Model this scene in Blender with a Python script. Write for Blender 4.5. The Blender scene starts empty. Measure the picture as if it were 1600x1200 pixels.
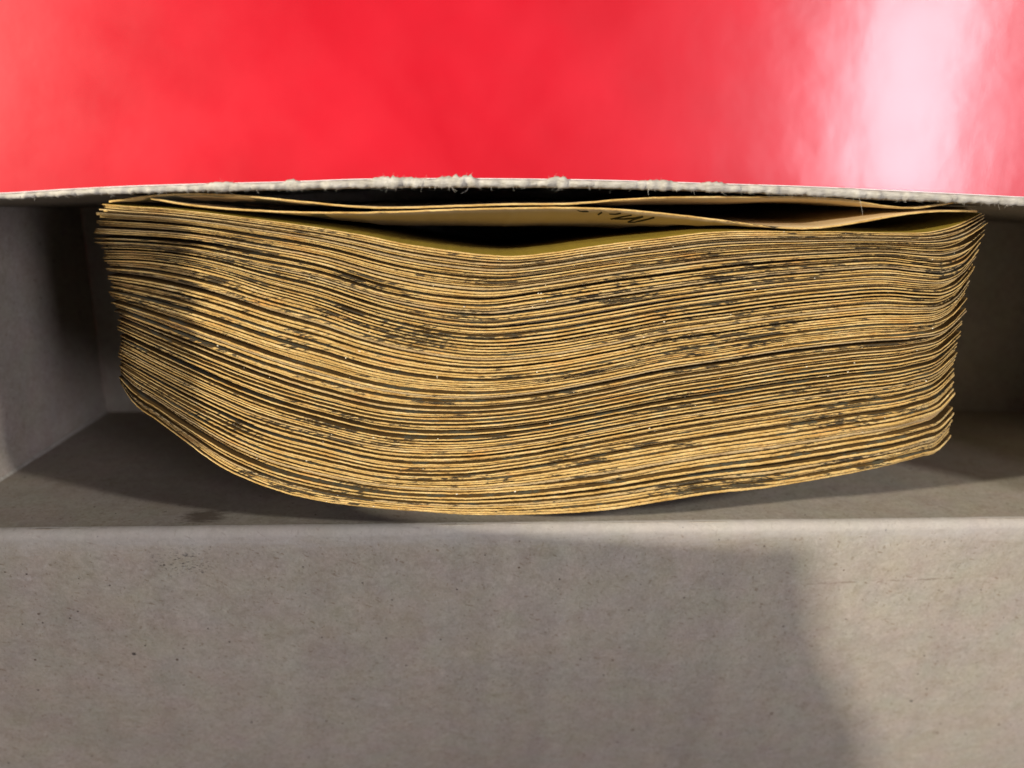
import bpy, math, random
import numpy as np
from mathutils import Matrix, Vector

random.seed(7)
rng = np.random.default_rng(11)
sc = bpy.context.scene
COL = sc.collection

# ---------------------------------------------------------------- camera
F = 1258.0                       # focal length in pixels of a 1600 x 1200 frame
NAD = (720.0, 288.0)             # where the straight-down direction lands in the frame
HC = 0.196                       # camera height above the box floor
n = np.array([NAD[0] - 800, 600 - NAD[1], -F]); n /= np.linalg.norm(n)
AZ = -n
AX = np.array([1.0, 0, 0]) - AZ * AZ[0]; AX /= np.linalg.norm(AX)
AY = np.cross(AZ, AX)
cam = bpy.data.cameras.new('camera'); cam_o = bpy.data.objects.new('camera', cam)
COL.objects.link(cam_o)
cam_o.matrix_world = Matrix([[*AX, 0], [*AY, 0], [*AZ, HC], [0, 0, 0, 1]])
cam.sensor_width = 36.0
cam.lens = 36.0 * F / 1600.0
cam.clip_start = 0.002
cam.clip_end = 20.0
cam.dof.use_dof = True
cam.dof.focus_distance = 0.124
cam.dof.aperture_fstop = 14.0
sc.camera = cam_o

# ---------------------------------------------------------------- light and exposure
w = bpy.data.worlds.new('World'); sc.world = w; w.use_nodes = True
bg = w.node_tree.nodes['Background']
bg.inputs[0].default_value = (0.95, 0.97, 1.0, 1); bg.inputs[1].default_value = 0.055

def area(name, loc, target, sx, sy, power, col, spin=0.0):
    l = bpy.data.lights.new(name, 'AREA'); l.shape = 'RECTANGLE'
    l.size = sx; l.size_y = sy; l.energy = power; l.color = col
    o = bpy.data.objects.new(name, l); COL.objects.link(o)
    o.location = loc
    zz = (Vector(loc) - Vector(target)).normalized()
    xx = Vector((0, 1, 0)).cross(zz).normalized(); yy = zz.cross(xx)      # long side runs along world Y
    o.rotation_euler = Matrix((xx, yy, zz)).transposed().to_euler()
    return o

# long ceiling tube, up and to the right: the streak on the red table
area('ceiling_tube', (0.77, 0.11, 1.22), (0.0, 0.0, 0.05), 0.18, 0.50, 7.4, (0.97, 0.90, 1.0))
# small warm lamp from the left, over the standing left flap
area('desk_lamp', (-0.68, 0.17, 0.52), (0.0, -0.03, 0.07), 0.02, 0.02, 12.0, (1.0, 0.90, 0.74))
# added fill light without a known source, low on the right behind the box: lights the left and front panels
area('fill_light', (0.98, 0.52, 0.95), (0.0, -0.03, 0.05), 0.08, 0.08, 8.6, (1.0, 0.95, 0.88))

sc.view_settings.view_transform = 'Standard'
sc.view_settings.look = 'None'
sc.view_settings.exposure = 0.0
sc.view_settings.gamma = 1.0
sc.render.engine = 'CYCLES'
sc.cycles.max_bounces = 8

# ---------------------------------------------------------------- helpers
def rect(px, py):
    v = np.array([np.asarray(px, float) - 800, 600 - np.asarray(py, float),
                  np.full_like(np.asarray(px, float), -F)])
    d = AZ @ v
    return (AX @ v) / -d, (AY @ v) / -d

def at(px, py, z):
    a, b = rect(px, py)
    return a * (HC - z), b * (HC - z)

def smooth(pts, x):
    """Hermite interpolation through (x, y) points."""
    p = np.array(pts, float); X, Y = p[:, 0], p[:, 1]
    m = np.gradient(Y, X)
    i = np.clip(np.searchsorted(X, x) - 1, 0, len(X) - 2)
    h = X[i + 1] - X[i]; t = np.clip((x - X[i]) / h, 0, 1)
    return ((2*t**3 - 3*t**2 + 1) * Y[i] + (t**3 - 2*t**2 + t) * h * m[i]
            + (-2*t**3 + 3*t**2) * Y[i + 1] + (t**3 - t**2) * h * m[i + 1])

def wob(x, scale, k=None):
    """smooth 1-D noise, about -1..1"""
    k = rng if k is None else k
    a = x * scale; lo = int(np.floor(a.min())); hi = int(np.ceil(a.max())) + 2
    v = k.uniform(-1, 1, hi - lo + 1)
    i = np.floor(a).astype(int) - lo; t = a - np.floor(a); t = t*t*(3 - 2*t)
    return v[i] * (1 - t) + v[i + 1] * t

def link(name, verts, faces, mats, parent=None, smooth_shade=True, midx=None, origin=None):
    verts = np.asarray(verts, float)
    o0 = np.zeros(3) if origin is None else np.asarray(origin, float)
    me = bpy.data.meshes.new(name)
    me.from_pydata((verts - o0).tolist(), [], [tuple(int(q) for q in f) for f in faces])
    for m in (mats if isinstance(mats, (list, tuple)) else [mats]):
        me.materials.append(m)
    if midx is not None:
        me.polygons.foreach_set('material_index', np.asarray(midx, np.int32))
    me.polygons.foreach_set('use_smooth', np.full(len(me.polygons), smooth_shade))
    me.update()
    o = bpy.data.objects.new(name, me); COL.objects.link(o)
    if parent is not None:
        o.parent = parent
        o.location = o0 - np.array(parent.location)
    else:
        o.location = o0
    return o

def grid_faces(nu, nv, wrap=False, off=0):
    """faces of a nu x nv vertex grid, index = i*nv + j; wrap closes the j direction"""
    f = []
    for i in range(nu - 1):
        for j in range(nv if wrap else nv - 1):
            k = (j + 1) % nv
            f.append((off + i*nv + j, off + i*nv + k, off + (i+1)*nv + k, off + (i+1)*nv + j))
    return f

# ---------------------------------------------------------------- materials
def new_mat(name):
    m = bpy.data.materials.new(name); m.use_nodes = True
    nt = m.node_tree; b = nt.nodes['Principled BSDF']
    return m, nt, b

class N:
    def __init__(s, nt): s.nt = nt
    def __call__(s, typ, **kw):
        nd = s.nt.nodes.new(typ)
        for k, v in kw.items():
            if k == 'ins':
                for kk, vv in v.items():
                    if hasattr(vv, 'is_linked'): s.nt.links.new(vv, nd.inputs[kk])
                    else: nd.inputs[kk].default_value = vv
            else: setattr(nd, k, v)
        return nd
    def noise(s, vec, scale, detail=3, rough=0.5, dist=0.0):
        return s('ShaderNodeTexNoise', ins={'Vector': vec, 'Scale': scale, 'Detail': detail, 'Roughness': rough, 'Distortion': dist}).outputs[0]
    def ramp(s, fac, stops):
        r = s('ShaderNodeValToRGB', ins={'Fac': fac})
        e = r.color_ramp.elements
        while len(e) < len(stops): e.new(0.5)
        for q, (p, c) in zip(e, stops):
            q.position = p; q.color = c if len(c) == 4 else (*c, 1)
        return r.outputs[0]
    def mix(s, fac, a, b, mode='MIX'):
        m = s('ShaderNodeMix', data_type='RGBA', blend_type=mode)
        for k, v in ((0, fac), (6, a), (7, b)):
            if hasattr(v, 'is_linked'): s.nt.links.new(v, m.inputs[k])
            else: m.inputs[k].default_value = v if not isinstance(v, tuple) or len(v) == 4 else (*v, 1)
        return m.outputs[2]
    def math(s, op, a, b=0.0, c=0.0):
        m = s('ShaderNodeMath', operation=op)
        for k, v in enumerate((a, b, c)):
            if hasattr(v, 'is_linked'): s.nt.links.new(v, m.inputs[k])
            else: m.inputs[k].default_value = v
        return m.outputs[0]
    def mapped(s, vec, scale=(1, 1, 1), rot=(0, 0, 0), loc=(0, 0, 0)):
        return s('ShaderNodeMapping', ins={'Vector': vec, 'Scale': scale, 'Rotation': rot, 'Location': loc}).outputs[0]

K = (0, 0, 0, 1); W = (1, 1, 1, 1)

def grey(v): return (v, v, v, 1)

def cardboard(name, base, marks=None, strength=1.0):
    m, nt, b = new_mat(name); q = N(nt)
    P = q('ShaderNodeNewGeometry').outputs['Position']
    big = q.noise(P, 45, 4, 0.55)
    mid = q.noise(P, 320, 4, 0.6, 0.6)
    fine = q.noise(P, 1900, 2, 0.6)
    c = q.mix(q.ramp(big, [(0.3, K), (0.72, W)]), tuple(v * 0.93 for v in base), tuple(v * 1.06 for v in base))
    c = q.mix(q.math('MULTIPLY', q.ramp(mid, [(0.50, K), (0.72, W)]), 0.38 * strength), c, (base[0]*0.74, base[1]*0.68, base[2]*0.6))
    c = q.mix(q.math('MULTIPLY', q.ramp(q.noise(P, 420, 3, 0.6, 0.4), [(0.56, K), (0.74, W)]), 0.30 * strength), c, (base[0]*1.28, base[1]*1.30, base[2]*1.32))
    c = q.mix(0.16 * strength, c, q.ramp(fine, [(0.3, grey(0.14)), (0.7, grey(0.8))]), 'SOFT_LIGHT')
    # pulp fibres: thin stretched streaks in a few directions
    for k, (rz, th) in enumerate(((0.5, .70), (-0.9, .69), (1.7, .69))):
        v = q.mapped(q.mapped(P, rot=(0.25 * k, 0.2, rz)), scale=(520, 1900, 1900), loc=(k * 3.1, k, 0))
        f = q.noise(v, 1.0, 1, 0.4, 0.3)
        c = q.mix(q.math('MULTIPLY', q.ramp(f, [(th, K), (th + .05, W)]), 0.5 * strength), c,
                  ((0.16, 0.10, 0.055), (0.44, 0.42, 0.38), (0.20, 0.15, 0.10))[k])
    # dark specks, each of its own size
    for sc_, th, col in ((170, 0.075, (0.02, 0.016, 0.02)), (330, 0.115, (0.08, 0.04, 0.022)), (620, 0.16, (0.06, 0.045, 0.04))):
        vo = q('ShaderNodeTexVoronoi', ins={'Vector': q.mix(0.12, P, q('ShaderNodeTexNoise', ins={'Vector': P, 'Scale': 900.0}).outputs[1], 'LINEAR_LIGHT') if False else P, 'Scale': float(sc_), 'Randomness': 1.0})
        sep = q('ShaderNodeSeparateColor', ins={0: vo.outputs['Color']})
        big_enough = q.math('MULTIPLY', q.math('POWER', sep.outputs[0], 4.2), th)
        hit = q.math('LESS_THAN', q.math('ADD', vo.outputs['Distance'], q.math('MULTIPLY', q.noise(P, 2600, 2), 0.03)), big_enough)
        c = q.mix(q.math('MULTIPLY', hit, 0.85), c, col)
    hue = q('ShaderNodeTexNoise', ins={'Vector': P, 'Scale': 140.0, 'Detail': 3.0}).outputs[1]
    c = q.mix(0.12 * strength, c, hue, 'SOFT_LIGHT')
    c = q.mix(0.42 * strength, c, q.ramp(q.noise(P, 760, 4, 0.7, 1.2), [(0.3, grey(0.22)), (0.7, grey(0.74))]), 'SOFT_LIGHT')
    c = q.mix(q.math('MULTIPLY', q.ramp(q.noise(P, 85, 5, 0.65, 0.8), [(0.45, K), (0.75, W)]), 0.35 * strength), c, (base[0]*0.80, base[1]*0.76, base[2]*0.70))
    if marks: c = marks(q, P, c)
    nt.links.new(c, b.inputs['Base Color'])
    b.inputs['Roughness'].default_value = 0.82
    b.inputs['Specular IOR Level'].default_value = 0.25
    h = q.math('ADD', q.math('MULTIPLY', fine, 0.5), q.math('ADD', mid, q.math('MULTIPLY', big, 1.5)))
    bp = q('ShaderNodeBump', ins={'Height': h, 'Strength': 0.35, 'Distance': 0.00025})
    nt.links.new(bp.outputs[0], b.inputs['Normal'])
    return m

def blot(q, P, ctr, size, soft=(0.5, 1.0)):
    """ragged elliptical stain mask round ctr (metres)"""
    d = q('ShaderNodeVectorMath', operation='SUBTRACT', ins={0: P, 1: ctr}).outputs[0]
    d = q('ShaderNodeVectorMath', operation='DIVIDE', ins={0: d, 1: size}).outputs[0]
    l = q('ShaderNodeVectorMath', operation='LENGTH', ins={0: d}).outputs['Value']
    l = q.math('ADD', l, q.math('MULTIPLY_ADD', q.noise(q.mapped(P, scale=(500, 900, 1800)), 1.0, 3, 0.6), 1.6, -0.8))
    return q.ramp(l, [(soft[0], W), (soft[1], K)])

def front_marks(q, P, c):
    x, y = at(np.array(315.), np.array(822.), 0.067)
    c = q.mix(q.math('MULTIPLY', blot(q, P, (float(x), -0.0545, 0.0655), (0.0042, 0.01, 0.0035)), 0.8), c, (0.10, 0.075, 0.055))
    return c

def flap_marks(q, P, c):
    x, y = at(np.array(285.), np.array(882.), 0.071)
    f = q.math('MULTIPLY', blot(q, P, (float(x), float(y), 0.071), (0.006, 0.0032, 0.02)), q.ramp(q.noise(q.mapped(P, scale=(1500, 3200, 1500)), 1.0, 3), [(0.55, K), (0.66, W)]))
    c = q.mix(q.math('MULTIPLY', f, 0.75), c, (0.055, 0.05, 0.055))
    # the fold is rubbed pale, with its bright highlight band painted in as well
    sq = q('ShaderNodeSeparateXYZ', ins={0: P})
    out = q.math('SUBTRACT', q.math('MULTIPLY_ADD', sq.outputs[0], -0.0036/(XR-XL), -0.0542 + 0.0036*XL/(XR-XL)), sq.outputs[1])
    rub_highlight = q.math('ADD', q.math('MULTIPLY', out, 1.0/0.0042), q.math('MULTIPLY_ADD', q.noise(q.mapped(P, scale=(160, 700, 700)), 1.0, 4, 0.65), 1.5, -0.75))
    c = q.mix(q.math('MULTIPLY', q.ramp(rub_highlight, [(0.35, W), (1.0, K)]), 0.45), c, (0.50, 0.49, 0.475))
    # long horizontal scuffs, mostly on the left half
    s = q.noise(q.mapped(P, scale=(90, 1500, 1500), loc=(2.2, 0, 0)), 1.0, 3, 0.55)
    c = q.mix(q.math('MULTIPLY', q.ramp(s, [(0.62, K), (0.72, W)]), 0.12), c, (0.55, 0.54, 0.53))
    s2 = q.noise(q.mapped(P, scale=(120, 2100, 2100), loc=(7.2, 3, 0)), 1.0, 3, 0.55)
    c = q.mix(q.math('MULTIPLY', q.ramp(s2, [(0.69, K), (0.74, W)]), 0.22), c, (0.20, 0.16, 0.125))
    # one brown scored line near the right end
    xa, ya = at(np.array([1265., 1495.]), np.array([917., 907.]), 0.070)
    sp = q('ShaderNodeSeparateXYZ', ins={0: P})
    line = q.math('SUBTRACT', sp.outputs[1], q.math('MULTIPLY_ADD', sp.outputs[0], float((ya[1]-ya[0])/(xa[1]-xa[0])), float(ya[0] - xa[0]*(ya[1]-ya[0])/(xa[1]-xa[0]))))
    line = q.math('ABSOLUTE', q.math('ADD', line, q.math('MULTIPLY_ADD', q.noise(P, 500, 3), 0.0012, -0.0006)))
    inx = q.math('MULTIPLY', q.math('GREATER_THAN', sp.outputs[0], float(xa[0])), q.math('LESS_THAN', sp.outputs[0], float(xa[1])))
    hit = q.math('MULTIPLY', q.math('LESS_THAN', line, 0.00016), inx)
    hit = q.math('MULTIPLY', hit, q.ramp(q.noise(P, 260, 3), [(0.42, K), (0.55, W)]))
    return q.mix(q.math('MULTIPLY', hit, 0.5), c, (0.17, 0.125, 0.09))

XL, XR = -0.0876, 0.1470      # inner faces of the box's left and right panels
BASE = (0.40, 0.362, 0.308)
M_board = cardboard('grey_board', BASE)
M_front = cardboard('grey_board_front', BASE, front_marks)
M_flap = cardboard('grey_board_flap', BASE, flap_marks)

def torn_mat():
    m, nt, b = new_mat('torn_board_edge'); q = N(nt)
    P = q('ShaderNodeNewGeometry').outputs['Position']
    a = q.noise(q.mapped(P, scale=(420, 1500, 1500)), 1.0, 5, 0.7)
    c = q.ramp(a, [(0.28, (0.28, 0.26, 0.22)), (0.5, (0.46, 0.44, 0.385)), (0.72, (0.64, 0.62, 0.565))])
    nt.links.new(c, b.inputs['Base Color']); b.inputs['Roughness'].default_value = 0.95
    b.inputs['Specular IOR Level'].default_value = 0.1
    bp = q('ShaderNodeBump', ins={'Height': a, 'Strength': 0.4, 'Distance': 0.0002})
    nt.links.new(bp.outputs[0], b.inputs['Normal'])
    return m
M_torn = torn_mat()

def plain(name, col, rough=0.8, spec=0.2):
    m, nt, b = new_mat(name); q = N(nt)
    P = q('ShaderNodeNewGeometry').outputs['Position']
    c = q.mix(q.noise(P, 1200, 3), tuple(v * 0.85 for v in col), tuple(min(1, v * 1.15) for v in col))
    nt.links.new(c, b.inputs['Base Color']); b.inputs['Roughness'].default_value = rough
    b.inputs['Specular IOR Level'].default_value = spec
    return m
M_liner = plain('white_liner', (0.72, 0.66, 0.66))
M_fibre = plain('pulp_fibre', (0.62, 0.60, 0.54), 0.9, 0.1)
M_lint = plain('paper_lint', (0.86, 0.78, 0.58), 0.8, 0.2)
M_must = plain('mustard_card_face', (0.26, 0.19, 0.024), 0.75, 0.2)
M_ink = plain('pencil_ink', (0.035, 0.03, 0.03), 0.7, 0.2)

def table_mat():
    m, nt, b = new_mat('red_laminate'); q = N(nt)
    P = q('ShaderNodeNewGeometry').outputs['Position']
    a = q.noise(P, 34, 3, 0.5); d = q.noise(P, 120, 3, 0.5)
    c = q.mix(q.ramp(a, [(0.35, K), (0.68, W)]), (0.50, 0.004, 0.016), (0.57, 0.005, 0.021))
    nt.links.new(c, b.inputs['Base Color'])
    r = q.ramp(q.math('ADD', q.math('MULTIPLY', a, 0.6), q.math('MULTIPLY', d, 0.4)), [(0.34, grey(0.34)), (0.64, grey(0.46))])
    nt.links.new(r, b.inputs['Roughness'])
    b.inputs['Specular IOR Level'].default_value = 0.30
    b.inputs['Coat Weight'].default_value = 0.9; b.inputs['Coat Roughness'].default_value = 0.18
    bp = q('ShaderNodeBump', ins={'Height': q.math('ADD', a, q.math('MULTIPLY', d, 0.35)), 'Strength': 0.5, 'Distance': 0.00032})
    nt.links.new(bp.outputs[0], b.inputs['Normal']); nt.links.new(bp.outputs[0], b.inputs['Coat Normal'])
    return m
M_table = table_mat()

def card_mats():
    # cut edge: fluffy yellowed pulp, smeared with printing ink
    m, nt, b = new_mat('card_edge'); q = N(nt)
    P = q('ShaderNodeNewGeometry').outputs['Position']
    R = q('ShaderNodeObjectInfo').outputs['Random']
    V = q('ShaderNodeVectorMath', operation='ADD', ins={0: P, 1: q('ShaderNodeCombineXYZ', ins={0: q.math('MULTIPLY', R, 3.7), 1: 0.0, 2: 0.0}).outputs[0]}).outputs[0]
    tone = q.noise(q.mapped(V, scale=(140, 0, 0)), 1.0, 3, 0.6)
    c = q.ramp(tone, [(0.25, (0.34, 0.175, 0.045)), (0.42, (0.53, 0.335, 0.105)), (0.6, (0.68, 0.475, 0.19)), (0.8, (0.84, 0.67, 0.38))])
    c = q.mix(q.math('MULTIPLY', q.ramp(q.noise(q.mapped(P, scale=(110, 330, 0)), 1.0, 3, 0.5), [(0.58, K), (0.74, W)]), 0.55), c, (0.62, 0.30, 0.075))
    # whole cards that are greyer or browner than their neighbours
    c = q.mix(q.ramp(q.math('FRACT', q.math('MULTIPLY', R, 17.3)), [(0.80, K), (0.98, grey(0.55))]), c, (0.27, 0.235, 0.17))
    fine = q.noise(q.mapped(V, scale=(2600, 5200, 5200)), 1.0, 3, 0.65)
    c = q.mix(0.55, c, q.ramp(fine, [(0.25, grey(0.18)), (0.75, grey(0.85))]), 'OVERLAY')
    # ink: short dashes on a card, gathered in patches that run over several cards
    patch = q.noise(q.mapped(P, scale=(38, 210, 0), loc=(4, 1, 0)), 1.0, 4, 0.6)
    own = q.math('FRACT', q.math('MULTIPLY', R, 31.7))
    dash = q.noise(q.mapped(V, scale=(420, 3000, 3000)), 1.0, 4, 0.68)
    lng = q.noise(q.mapped(V, scale=(75, 0, 0), loc=(9, 0, 0)), 1.0, 3, 0.6)
    sm = q.math('ADD', q.math('MULTIPLY', dash, 0.5), q.math('MULTIPLY', lng, 0.5))
    sm = q.math('ADD', sm, q.math('MULTIPLY_ADD', patch, 0.48, -0.24))
    sm = q.math('ADD', sm, q.math('MULTIPLY_ADD', own, 0.16, -0.08))
    ink = q.math('MULTIPLY', q.ramp(sm, [(0.575, K), (0.62, W)]), 0.94)
    c = q.mix(ink, c, q.mix(q.noise(P, 500, 1), (0.014, 0.015, 0.013), (0.045, 0.036, 0.024)))
    nt.links.new(c, b.inputs['Base Color'])
    b.inputs['Roughness'].default_value = 0.85; b.inputs['Specular IOR Level'].default_value = 0.2
    bp = q('ShaderNodeBump', ins={'Height': fine, 'Strength': 0.8, 'Distance': 0.00012})
    nt.links.new(bp.outputs[0], b.inputs['Normal'])
    edge = m
    # printed faces, base darkened so the gaps between cards read as shade
    m, nt, b = new_mat('darkened_card_face'); q = N(nt)
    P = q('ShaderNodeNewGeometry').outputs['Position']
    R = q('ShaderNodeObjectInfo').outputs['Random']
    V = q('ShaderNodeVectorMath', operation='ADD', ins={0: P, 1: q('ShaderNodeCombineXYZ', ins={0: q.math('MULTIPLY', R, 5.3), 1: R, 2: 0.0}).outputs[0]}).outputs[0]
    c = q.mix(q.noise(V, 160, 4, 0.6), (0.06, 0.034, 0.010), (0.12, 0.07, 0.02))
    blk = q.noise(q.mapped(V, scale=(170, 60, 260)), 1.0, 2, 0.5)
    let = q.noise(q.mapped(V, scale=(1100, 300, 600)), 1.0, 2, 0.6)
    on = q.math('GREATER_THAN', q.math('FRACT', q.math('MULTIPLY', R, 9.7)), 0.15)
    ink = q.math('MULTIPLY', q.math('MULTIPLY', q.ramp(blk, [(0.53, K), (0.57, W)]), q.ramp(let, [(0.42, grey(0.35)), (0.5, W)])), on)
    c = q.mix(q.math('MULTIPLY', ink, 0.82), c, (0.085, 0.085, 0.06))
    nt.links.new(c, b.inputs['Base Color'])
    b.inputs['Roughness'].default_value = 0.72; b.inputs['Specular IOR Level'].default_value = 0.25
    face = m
    m, nt, b = new_mat('plain_card_face'); q = N(nt)
    P = q('ShaderNodeNewGeometry').outputs['Position']
    c = q.mix(q.noise(P, 260, 4, 0.6), (0.66, 0.50, 0.28), (0.76, 0.61, 0.37))
    x1, _ = at(np.array(505.), np.array(335.), 0.076)
    pt = q.noise(q.mapped(P, scale=(190, 20, 120), loc=(1.3, 0, 0)), 1.0, 1, 0.4)
    xx = q('ShaderNodeSeparateXYZ', ins={0: P}).outputs[0]
    pr = q.math('MULTIPLY', q.ramp(pt, [(0.47, K), (0.50, W)]), q.math('LESS_THAN', xx, float(x1)))
    c = q.mix(q.math('MULTIPLY', pr, 0.8), c, (0.13, 0.13, 0.09))
    nt.links.new(c, b.inputs['Base Color'])
    b.inputs['Roughness'].default_value = 0.72; b.inputs['Specular IOR Level'].default_value = 0.25
    return edge, face, m
M_edge, M_face, M_plain = card_mats()

# ---------------------------------------------------------------- the setting: the red table
TZ = -0.0018
t = link('tabletop', [(-1, -1, TZ), (1, -1, TZ), (1, 1, TZ), (-1, 1, TZ)], [(0, 1, 2, 3)], M_table)
t['kind'] = 'structure'; t['label'] = 'glossy red tabletop under the box'

# ---------------------------------------------------------------- the cardboard box
TH = 0.0014
ZR = 0.078            # height of the rear, left and right panels
ZF = 0.0700           # height of the front fold
def yf(x): return -0.0542 - 0.0036 * (x - XL) / (XR - XL)      # inner face of the front panel

REAR_LOW = [(-330, 322), (-100, 315), (0, 312), (100, 307), (200, 303), (330, 299), (450, 297), (560, 294), (700, 293), (850, 293), (1000, 296), (1120, 300), (1250, 305), (1400, 313), (1500, 317), (1600, 322), (1900, 336), (2330, 356)]
REAR_TOP = [(-330, 312), (-100, 306), (0, 303), (100, 297), (200, 292), (330, 288), (450, 285), (560, 281), (700, 280), (850, 281), (1000, 284), (1120, 288), (1250, 292), (1400, 299), (1500, 304), (1600, 309), (1900, 324), (2330, 344)]
LUMPS = [(345, 26, 5.5), (455, 13, 7), (612, 38, 7), (650, 20, 4), (712, 32, 10), (735, 10, 5), (872, 17, 10), (1030, 36, 6), (1118, 24, 6), (1180, 12, 3), (1330, 20, 2.5), (150, 20, 1.5)]

box = bpy.data.objects.new('cardboard_box', None); COL.objects.link(box)
box.empty_display_size = 0.02
box['label'] = 'open grey cardboard box holding the pack of yellowed cards'
box['category'] = 'box'

def slab(name, quad_inner, quad_outer, mat, parent, nu=2, nv=2, warp=None):
    """solid panel between two quads of corners (a,b,c,d): a-b along u, a-d along v"""
    def samp(qd):
        a, b_, c, d = [np.array(p) for p in qd]
        out = []
        for i in range(nu):
            for j in range(nv):
                s, r = i/(nu-1), j/(nv-1)
                p = (a*(1-s) + b_*s)*(1-r) + (d*(1-s) + c*s)*r
                if warp is not None: p = p + warp(s, r)
                out.append(p)
        return out
    A, B = samp(quad_inner), samp(quad_outer)
    V = A + B; m = nu*nv
    f = grid_faces(nu, nv) + [tuple(reversed(q)) for q in grid_faces(nu, nv, off=m)]
    for i in range(nu-1):
        f.append((i*nv, (i+1)*nv, m+(i+1)*nv, m+i*nv))
        f.append((i*nv+nv-1, m+i*nv+nv-1, m+(i+1)*nv+nv-1, (i+1)*nv+nv-1))
    for j in range(nv-1):
        f.append((j, m+j, m+j+1, j+1))
        e = (nu-1)*nv
        f.append((e+j, e+j+1, m+e+j+1, m+e+j))
    return link(name, V, f, mat, parent, smooth_shade=False)

# front panel up to the fold
slab('front_panel', [(XL-TH, yf(XL-TH), .0002), (XR+TH, yf(XR+TH), .0002), (XR+TH, yf(XR+TH), ZF), (XL-TH, yf(XL-TH), ZF)],
     [(XL-TH, yf(XL-TH)-TH, .0002), (XR+TH, yf(XR+TH)-TH, .0002), (XR+TH, yf(XR+TH)-TH, ZF), (XL-TH, yf(XL-TH)-TH, ZF)], M_front, box, 40, 12)

# rear panel: bowed, with a torn upper edge
xs = np.linspace(-330, 2330, 720)
plo, ptop = smooth(REAR_LOW, xs), smooth(REAR_TOP, xs)
lump = sum(a * np.clip(1 - np.abs(xs - c) / wd, 0, 1) ** 0.55 for c, wd, a in LUMPS)
plo_r = plo + 1.1*wob(xs, .12) + 0.9*wob(xs, .35) + 0.25*lump*np.abs(wob(xs, .08)) + 0.7*rng.uniform(-1, 1, len(xs))
ptop_r = ptop - lump*(0.72 + 0.28*wob(xs, .3)) + 0.4*wob(xs, .1) + (0.25 + .1*lump)*rng.uniform(-1, 1, len(xs))
x0, y0 = at(xs, plo, ZR); x1, y1 = at(xs, ptop, ZR)
xr0, yr0 = at(xs, plo_r, ZR); xr1, yr1 = at(xs, ptop_r, ZR)
zj = 0.0002*wob(xs, .1) + 0.00008*rng.uniform(-1, 1, len(xs))
yb1 = np.minimum(y1 * HC/(HC-ZR) - .0006, y1 - .0004)     # the panel leans out a little towards its top
keep = (x0 > XL - TH*0.5) & (x0 < XR + TH*0.5)
V = []
for i in np.where(keep)[0]:
    ym = (yr0[i] + yr1[i]) / 2
    V += [(x0[i], yb1[i]-TH, 0.0002), (x0[i], y0[i], ZR-.0022), (x0[i]*.5+xr0[i]*.5, yr0[i], ZR-.0006+zj[i]),
          (xr0[i], yr0[i]*.75+ym*.25, ZR+zj[i]), (xr0[i], ym, ZR+.0002+zj[i]+.00012*random.uniform(-1, 1)), (xr1[i], yr1[i]*.75+ym*.25, ZR+.0001+zj[i]),
          (xr1[i], yr1[i], ZR-.0003+zj[i]), (x1[i], y1[i], ZR-.0012), (x1[i], yb1[i], 0.0002)]
nk = int(keep.sum()); f = grid_faces(nk, 9, wrap=True)
mi = []
for (i, *_r) in f: mi.append(1 if 2 <= (i % 9) <= 6 else 0)
f += [tuple(range(9))[::-1], tuple((nk-1)*9 + k for k in range(9))]; mi += [0, 0]
rear = link('rear_panel', V, f, [M_board, M_torn], box, True, mi)
# floor of the box, running back under the bowed rear panel
kk = np.where(keep)[0][::20].tolist() + [int(np.where(keep)[0][-1])]
V = []
for i in kk: V += [(x0[i], yf(x0[i]) - TH*.9, 0), (x0[i], yb1[i] - .0002, 0), (x0[i], yb1[i] - .0002, -.0014), (x0[i], yf(x0[i]) - TH*.9, -.0014)]
f = grid_faces(len(kk), 4, wrap=True) + [(3, 2, 1, 0), tuple((len(kk)-1)*4 + q_ for q_ in range(4))]
link('bottom_panel', V, f, M_board, box, False)
# white outer liner, a paper thickness behind the board
V = []
for i in np.where(keep)[0]:
    h = ZR - .0003 + zj[i]*.5 - (0.0005*lump[i]/8)
    V += [(x1[i], yb1[i]+.00003, .0002), (x1[i], y1[i]+.00003, h), (x1[i], y1[i]+.00016, h), (x1[i], yb1[i]+.00016, .0002)]
f = grid_faces(nk, 4, wrap=True)
link('paper_liner', V, f, M_liner, rear, True)

def fibres(name, pts, mat, parent, lo, hi, rad, bias, spread):
    V, f = [], []
    for p in pts:
        L = random.uniform(lo, hi) * (1.0 if random.random() < .85 else 1.9)
        d = Vector(bias) + Vector([random.gauss(0, s) for s in spread]); d.normalize()
        b2 = Vector([random.gauss(0, 1) for _ in range(3)]) * L * .28
        s = d.orthogonal().normalized(); r2 = d.cross(s)
        base = len(V); r = rad * random.uniform(.6, 1.3)
        for k in range(4):
            tt = k / 3
            c = Vector(p) + d*L*tt + b2*(tt*tt)
            rr = r * (1 - .6*tt)
            for a in range(3):
                V.append(tuple(c + (s*math.cos(a*2.094) + r2*math.sin(a*2.094))*rr))
        for k in range(3):
            for a in range(3):
                b_ = (a+1) % 3
                f.append((base+k*3+a, base+k*3+b_, base+k*3+3+b_, base+k*3+3+a))
    o = link(name, V, f, mat, parent)
    o['kind'] = 'stuff'
    return o
ki = np.where(keep)[0]
pts = []
for _ in range(480):
    i = random.choice(ki); pts.append((xr0[i] + random.uniform(-.0002, .0002), yr0[i]+.0001, ZR - random.uniform(0, .0005)))
fibres('torn_fibres', pts, M_fibre, rear, .00012, .0004, .00002, (0, -1, .2), (.7, .5, .5))
pts = []
wgt = lump[ki] / lump[ki].sum()
for i in rng.choice(ki, 90, p=wgt):
    pts.append((xr1[i], yr1[i]-.0001, ZR - random.uniform(-.0001, .0004)))
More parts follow.
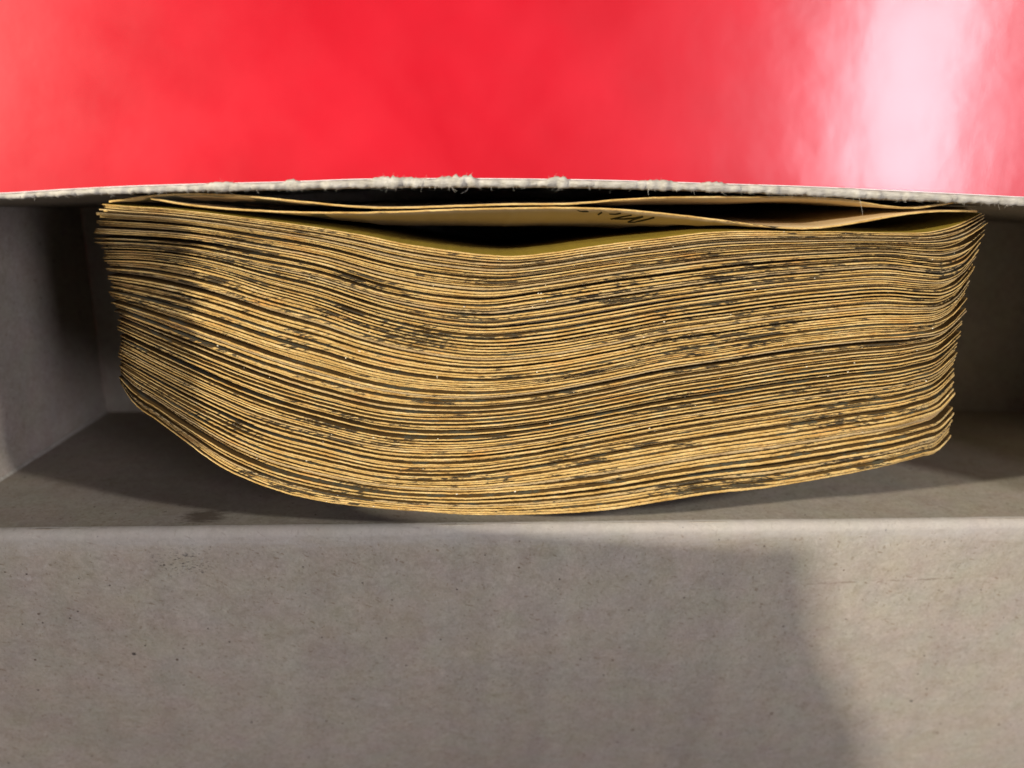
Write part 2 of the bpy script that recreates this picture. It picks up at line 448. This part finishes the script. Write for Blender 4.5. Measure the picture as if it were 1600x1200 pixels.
fibres('torn_fibres', pts, M_fibre, rear, .00015, .0005, .000016, (.25, .7, .5), (.8, .5, .5))
pts = []
for i in rng.choice(ki, 12, p=wgt):
    pts.append((xr0[i], yr0[i]+.0001, ZR))
fibres('torn_fibres', pts, M_fibre, rear, .0006, .0014, .000022, (.2, -1, .2), (.6, .4, .4))

# side panels and the flaps that stand up on them
def yr_in(x): return float(np.interp(x, x0, y0))
def yr_bot(x): return float(np.interp(x, x1, yb1) - TH)
for X, s in ((XL, -1), (XR, 1)):
    ya, yb = yf(X) + .0001, yr_in(X) - .0001
    warp = lambda a, r, s=s: np.array([s * .0006 * math.sin(math.pi*a) * math.sin(math.pi*r), 0, 0])
    yc = yr_bot(X) + .0003; yt = yb + .0004
    slab('side_panel', [(X, ya, .0002), (X, yc, .0002), (X, yt, ZR-.0006), (X, ya, ZR-.0006)],
         [(X+s*TH, ya, .0002), (X+s*TH, yc, .0002), (X+s*TH, yt, ZR-.0006), (X+s*TH, ya, ZR-.0006)], M_board, box, 16, 20, warp)
    # unseen left flap, outline made up to cast shadows, split in two: its rear half leans in over the box, its front half stands; the right one stands open
    if s < 0:
        pieces = [(-.0310, yb + .0025, -.0760, .1012, -.0270, yb + .008)]
        rim = [(-.0525, ZR + .0002), (-.0580, .0740), (-.0900, .0580), (-.1500, .0460), (-.1450, .1000), (-.1200, .1310), (-.0900, .160), (-.050, .1600), (-.030, .1592), (-.0145, .1603), (-.0170, .1550),
               (-.0225, .140), (-.0276, .124), (-.0310, .111), (-.0330, ZR + .0002)]
        xo = lambda y_: .013 * min(1, max(0, (-.056 - y_) / .034))      # its front end splays outwards
        V = [(X - xo(y_), y_, z_) for y_, z_ in rim] + [(X - TH - xo(y_), y_, z_) for y_, z_ in rim]; m_ = len(rim)
        link('unseen_side_flap', V, [tuple(range(m_)), tuple(range(2*m_ - 1, m_ - 1, -1))] + [(k, m_ + k, m_ + (k+1) % m_, (k+1) % m_) for k in range(m_)], M_board, box, False)
    else:
        pieces = [(ya + .001, yb - .002, XR + .004, .102, ya + .001, yb - .003)]
    for (b0, b1, xt, top, t0, t1) in pieces:
        slab('unseen_side_flap', [(X, b0, ZR+.0002), (X, b1, ZR+.0002), (xt, t1, top), (xt, t0, top)],
             [(X+s*TH, b0, ZR+.0002), (X+s*TH, b1, ZR+.0002), (xt+s*TH*.7, t1, top+TH*.6), (xt+s*TH*.7, t0, top+TH*.6)], M_board, box)

# paper seam down the corner of the left and front panels
yl = yf(XL)
V = []
for k in range(24):
    z = .0005 + (ZF - .002)*k/23; r1 = .0005 + .00015*random.uniform(-1, 1); r2 = .0005 + .00015*random.uniform(-1, 1)
    V += [(XL - .0001, yl + r1, z), (XL + r2*.6, yl + r1*.6, z), (XL + r2, yl - .0001, z)]
link('corner_seam', V, grid_faces(24, 3), M_torn, box)

# front flap folded outwards over a soft fold
nx, prof = 140, []
RF = 0.0015
gx = np.linspace(XL - .0012, XR + .0012, nx)
dropa = math.radians(10)
arc = [math.radians(a) for a in np.linspace(0, 90 + 10, 9)]
rows = []
for a in arc: rows.append((RF*(1-math.cos(a)) , RF*math.sin(a)))          # (outwards, up)
for k in range(1, 26):
    L = .128 * (k/25)
    o_, u_ = rows[8] if k == 1 else base_r
    if k == 1: base_r = rows[8]
    rows.append((base_r[0] + L*math.cos(dropa), base_r[1] - L*math.sin(dropa)))
wz = 0.00028*wob(gx, 60) + 0.00016*wob(gx, 190) + 0.0001*wob(gx, 520)
V = []
def flare(x, o): return (-.20 if x < .03 else .10) * o * abs((x - .03) / .118)
def bend(x, o):
    """the flap sags as it runs out, most in its middle"""
    mid = math.exp(-((x - 0.012) / .055)**2)
    return -(1.5 + 1.0*mid) * o*o
for i, x in enumerate(gx):
    for (o_, u_) in rows:
        V.append((x + flare(x, o_), yf(x) + .00012 - o_ + wz[i]*.25, ZF - .0006 + u_ + wz[i] + bend(x, o_)))
nr = len(rows); m0 = len(V)
for i, x in enumerate(gx):
    for k, (o_, u_) in enumerate(rows):
        if k <= 8:
            sc_ = (RF - TH) / RF; oo, uu = RF - (RF - o_)*sc_, u_*sc_
        else: oo, uu = o_ - math.sin(dropa)*TH, u_ - math.cos(dropa)*TH
        V.append((x + flare(x, o_), yf(x) + .00012 - oo + wz[i]*.25, ZF - .0006 + uu + wz[i] + bend(x, o_)))
f = grid_faces(nx, nr) + [tuple(reversed(q_)) for q_ in grid_faces(nx, nr, off=m0)]
for i in range(nx-1): f.append((i*nr+nr-1, m0+i*nr+nr-1, m0+(i+1)*nr+nr-1, (i+1)*nr+nr-1))
for j in range(nr-1):
    f.append((j, m0+j, m0+j+1, j+1)); e = (nx-1)*nr; f.append((e+j, e+j+1, m0+e+j+1, m0+e+j))
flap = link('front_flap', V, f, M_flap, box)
pts = []
for _ in range(900):
    x = random.uniform(XL, XR); a = random.uniform(.3, 1.3)
    pts.append((x, yf(x) - RF*(1-math.cos(a)), ZF + RF*math.sin(a)))
fibres('fold_fibres', pts, M_fibre, flap, .00012, .0004, .000013, (0, .5, .6), (.9, .5, .4))

# ---------------------------------------------------------------- the pack of cards
ZC = 0.076
LV = [
 (0.00, [(158,318),(200,322),(250,325),(300,330),(400,342),(500,356),(560,366),(640,382),(700,391),(760,398),(800,400),(860,395),(920,386),(980,378),(1040,371),(1110,363),(1180,361),(1250,362),(1320,362),(1400,364),(1460,362),(1500,352),(1540,333)]),
 (0.18, [(146,371),(220,374),(297,380),(400,399),(500,420),(600,452),(702,471),(757,474),(837,464),(940,448),(1040,434),(1130,422),(1215,413),(1300,407),(1390,404),(1440,410),(1477,412),(1507,400),(1531,374)]),
 (0.36, [(165,404),(230,406),(287,414),(350,430),(415,453),(500,480),(567,506),(650,530),(740,545),(850,540),(950,523),(1040,505),(1130,492),(1215,480),(1300,471),(1390,465),(1440,468),(1475,466),(1500,450),(1518,425)]),
 (0.60, [(183,492),(250,520),(331,553),(400,580),(500,613),(601,638),(719,645),(837,636),(940,618),(1040,598),(1130,584),(1229,568),(1330,556),(1425,546),(1470,533),(1500,506)]),
 (0.83, [(187,568),(250,605),(331,648),(400,680),(500,709),(601,732),(719,736),(837,722),(940,703),(1040,685),(1130,670),(1229,655),(1330,640),(1425,624),(1465,608),(1488,584)]),
 (1.00, [(190,600),(205,624),(250,660),(300,698),(350,733),(400,757),(450,775),(500,787),(560,796),(640,803),(720,808),(800,808),(880,805),(960,798),(1040,785),(1120,773),(1200,765),(1290,750),(1380,733),(1440,718),(1470,708),(1485,690)]),
]
NC, NU = 98, 300
U = np.linspace(0, 1, NU)
lx, ly, lt = [], [], []
for tt, p in LV:
    a, b_ = p[0][0], p[-1][0]
    x = a + (b_ - a)*U
    lt.append(tt); lx.append(x); ly.append(smooth(p, x))
lx, ly, lt = np.array(lx), np.array(ly), np.array(lt)

def pile(tv):
    """pixel position (per column) at depth tv (array, one per column) in the pack"""
    i = np.clip(np.searchsorted(lt, tv) - 1, 0, len(lt)-2)
    a = (tv - lt[i]) / (lt[i+1] - lt[i]); c = np.arange(NU)
    return lx[i, c]*(1-a) + lx[i+1, c]*a, ly[i, c]*(1-a) + ly[i+1, c]*a

gaps = rng.choice([0.18, 0.36, 0.60, 1.0], NC, p=[.36, .35, .21, .08])
g = np.array([gaps[i] * np.clip(1 + 0.42*wob(U, 2.4) + 0.08*wob(U, 8), 0.2, 1.8) for i in range(NC)])
# a few places where the left corners have sprung apart
for i, a in ((8, 1.6), (12, 2.4), (16, 3.0), (18, 2.2), (24, 1.8), (37, 1.3), (55, 1.2), (70, 1.2)):
    g[i] += a * .75 * (1 + np.cos(np.pi*np.clip(U/.42, 0, 1)))/2
th = rng.uniform(.82, 1.16, NC)
cell = th[:, None] + g
cum = np.vstack([np.zeros(NU), np.cumsum(cell, 0)])
tot = cum[-1] - g[-1]

def card_mesh(X, Yb, Yt, ztop, zmid=0.0, lean=None):
    """X: columns; Yb back (towards the rear panel) and Yt front edge of the card; ztop per column"""
    bev = .00007
    V = []
    for j in range(len(X)):
        b_, t_ = Yb[j], Yt[j]; z = ztop[j]; q_ = (b_ - t_) * .22
        V += [(X[j], b_-.0022, 0.0), (X[j], b_, z-.012), (X[j], b_, z-bev*2), (X[j], b_-q_, z), (X[j], t_+q_, z-bev*.4), (X[j], t_, z-bev*2), (X[j], t_, z-.012), (X[j], t_-.0022, 0.0)]
    nn = len(X); f = grid_faces(nn, 8, wrap=True); mi = [0 if (i % 8) in (2, 3, 4) else 1 for (i, *_r) in f]
    f += [tuple(range(8))[::-1], tuple((nn-1)*8+k for k in range(8))]; mi += [0, 0]
    return V, f, mi

GROUP = 'yellowed cards packed upright in the box'
LAB = 'thin yellowed card with a worn inky edge, pressed inside the tight pack'
ii = np.arange(NC, dtype=float); endL = 3.5*wob(ii, .16); endR = 2.0*wob(ii, .10)
for i in range(NC):
    lo = cum[i] / tot; hi = (cum[i] + th[i]) / tot
    pxl, pyl = pile(np.clip(lo, 0, 1)); pxh, pyh = pile(np.clip(hi, 0, 1))
    px = (pxl + pxh)/2
    dx = (rng.normal(0, .6) + endL[i]) * np.clip(1 - U/.5, 0, 1) + (rng.normal(0, .35) + endR[i]) * np.clip((U-.5)/.5, 0, 1)
    px = px + dx
    cl = np.maximum(pyh - pyl, .4)
    rag = rng.uniform(-1, 1, NU)
    pyl = pyl + np.minimum(cl*.10, .45) * (rag + wob(U, 90))*.6
    pyh = pyh - np.minimum(cl*.10, .45) * (np.abs(rng.uniform(-1, 1, NU)) + wob(U, 90)*.5)*.6
    z = ZC + rng.normal(0, .00045) + rng.normal(0, .0005)*(U-.5)
    rr = rng.random()
    if rr < .28: z = z - rng.uniform(.0004, .0016) * np.clip(.6 + .7*wob(U, 3) + .2*wob(U, 9), 0, 1.3)
    z = z + .00007*wob(U, 60) + .00006*rng.uniform(-1, 1, NU)
    r_ = .010                                   # softened corners
    eL = np.clip(1 - U/.02, 0, 1); eR = np.clip((U - .93)/.07, 0, 1)
    if rng.random() < .10: z = z + rng.uniform(.0004, .0011)*np.exp(-((U - rng.uniform(.1, .9))/rng.uniform(.05, .2))**2)
    zd = ZC - .0016*eL**2 - .0055*eR**2
    z = z - (ZC - zd)
    X, Yb = at(px, pyl, zd); _, Yt = at(px, pyh, zd)
    V, f, mi = card_mesh(X, Yb, Yt, z)
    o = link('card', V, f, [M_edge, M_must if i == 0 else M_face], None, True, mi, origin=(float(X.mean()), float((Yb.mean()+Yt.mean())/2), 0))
    o['category'] = 'card'; o['group'] = GROUP; o['label'] = LAB
    if i == 0: o['label'] = 'first card of the tight pack, sagging below the dark hollow'; 
    if i == 1: o['label'] = 'second card of the tight pack, right under the sagging first card'
    if i == NC-2: o['label'] = 'card of the tight pack right behind the bowed last one'
    if i == NC-1: o['label'] = 'last card of the tight pack, bowed towards the folded-out front flap'

# ---------------------------------------------------------------- two loose curled cards behind the rear panel
def loose(name, pts, dip, thick, label, z0):
    a, b_ = pts[0][0], pts[-1][0]
    px = np.linspace(a, b_, 220); py = smooth(pts, px)
    py = py + .22*wob(px, .09) + .15*rng.uniform(-1, 1, 220)
    X, Y = at(px, py, z0)
    floor_y = np.interp(px, lx[0], ly[0]); _, Yp = at(px, floor_y, ZC)
    dd = np.interp(px, [d[0] for d in dip], [d[1] for d in dip])
    rowsz = np.array([0, .0001, .003, .008, .014, .022, .034, .055])
    z = z0 + .00006*wob(px, .08) + .00005*rng.uniform(-1, 1, 220)
    z = z - .002*np.clip((px - b_ + 50)/50, 0, 1)**2
    V = []
    R_ = len(rowsz) + 1
    def yo(j, depth):
        k = min(depth/.03, 1.0)
        y = Y[j] - dd[j]*(1 - (1-k)**1.6)
        return max(y, Yp[j] + .0006) if depth > .0005 else y
    for j in range(220):
        back = [(X[j], yo(j, d) + thick/2, z[j] - d) for d in rowsz] + [(X[j], yo(j, .06) - .0021 + thick/2, 0.0)]
        front = [(X[j], yo(j, d) - thick/2, z[j] - d) for d in rowsz] + [(X[j], yo(j, .06) - .0021 - thick/2, 0.0)]
        back[0] = (X[j], Y[j] + thick*.25, z[j]); front[0] = (X[j], Y[j] - thick*.25, z[j])
        V += back[::-1] + front
    nr_ = 2*R_; f = grid_faces(220, nr_, wrap=True)
    mi = [0 if R_-2 <= (i % nr_) <= R_ else 1 for (i, *_r) in f]
    f += [tuple(range(nr_))[::-1], tuple(219*nr_+k for k in range(nr_))]; mi += [0, 0]
    o = link(name, V, f, [M_edge, M_plain], None, True, mi, origin=(float(X.mean()), float(Y.mean()), 0))
    o['category'] = 'card'; o['label'] = label; o['group'] = 'loose curled cards behind the pack'
    return o, X, Y, px, yo, z

S1 = [(170,315),(240,306),(300,303),(360,305),(450,313),(520,320),(570,324),(640,324.5),(700,322.5),(800,319.5),(900,318),(960,313),(1030,309),(1100,308),(1200,308),(1280,309),(1330,313),(1385,322),(1430,325),(1470,320),(1505,316)]
S2 = [(235,310),(280,318),(340,325),(400,329),(470,332),(520,332.5),(620,331),(700,328),(800,325.5),(900,325),(960,327),(1030,333),(1100,341),(1160,349),(1210,355),(1250,357),(1300,354),(1350,346),(1400,337),(1450,331),(1500,330),(1540,331)]
loose('card', S1, [(0, .0022), (330, .0022), (470, .0014), (560, .0003), (900, .0002), (1000, .0016), (1200, .0016), (1320, .001), (1400, .0002), (1600, 0)], .00030,
      'curled plain card closest to the torn rear edge of the box', .0760)
o2, X2, Y2, px2, yo2, z2 = loose('card', S2, [(0, .0004), (300, .0008), (420, .0014), (560, .0030), (800, .0040), (1000, .0040), (1120, .0030), (1200, .0012), (1260, .0003), (1350, .0003), (1600, 0)], .00030,
      'curled card with a scribble in dark pencil, bridging the hollow above the pack', .0760)

# the pencil scribble on the front of that card, as thin strokes lying on it
def on_card(x_, depth):
    j = int(np.clip(np.searchsorted(px2, x_), 1, len(px2)-1))
    a = (x_ - px2[j-1])/(px2[j] - px2[j-1])
    y = yo2(j-1, depth)*(1-a) + yo2(j, depth)*a
    X_ = X2[j-1]*(1-a) + X2[j]*a
    return (X_, y - .00015 - .00004, z2[j] - depth)
# (pixel x, pixels below the card's upper edge) -> depth along the card
def dp(k): return k * .00060
strokes = [[(904, 1.5), (912, 3), (922, 2.5)], [(944, 3), (942, 7)], [(958, 5), (968, 5), (974, 3)],
           [(970, 13), (982, 8), (993, 4.5)], [(974, 12), (990, 11), (1004, 8), (1012, 5), (1004, 11), (1002, 16)],
           [(1002, 16), (1012, 15), (1024, 9), (1030, 5)]]
V, f = [], []
for st in strokes:
    dense = []
    for (a, b_) in zip(st[:-1], st[1:]):
        for k in range(6): dense.append((a[0] + (b_[0]-a[0])*k/6, a[1] + (b_[1]-a[1])*k/6))
    dense.append(st[-1])
    for k, (x_, d_) in enumerate(dense):
        wv = 2.1 if len(st) > 3 or st[0][0] > 1000 else 1.6
        for (ox, od) in ((-wv, -wv*.5), (wv, wv*.5)):
            V.append(on_card(x_ + ox, dp(max(.7, d_ + od))))
    b0 = len(V) - 2*len(dense)
    for k in range(len(dense)-1): f.append((b0+2*k, b0+2*k+1, b0+2*k+3, b0+2*k+2))
link('handwriting', V, f, M_ink, o2)

# ---------------------------------------------------------------- lint and paper crumbs caught on the card edges
V, f = [], []
def crumb(p, r):
    b0 = len(V)
    for k in range(6):
        a = k*math.pi/3
        V.append((p[0]+r*random.uniform(.5, 1.5)*math.cos(a), p[1]+r*random.uniform(.3, .8)*math.sin(a), p[2]+random.uniform(-.3, .5)*r))
    V.append((p[0], p[1], p[2]+r*.7)); V.append((p[0], p[1], p[2]-r*.7))
    for k in range(6): f.extend([(b0+k, b0+(k+1) % 6, b0+6), (b0+(k+1) % 6, b0+k, b0+7)])
for _ in range(120):
    c = random.randrange(int(NU*.12), int(NU*.97)); tv = np.full(NU, random.random())
    a, b_ = pile(tv); x, y = at(a[c], b_[c], ZC + .0004)
    crumb((float(x), float(y), ZC + .0003), random.choice([.00005, .00006, .00008, .0001, .00016]))
lint = link('paper_crumbs', V, f, M_lint, None, False)
lint['kind'] = 'stuff'; lint['label'] = 'pale paper crumbs caught on the card edges'; lint['category'] = 'paper crumbs'
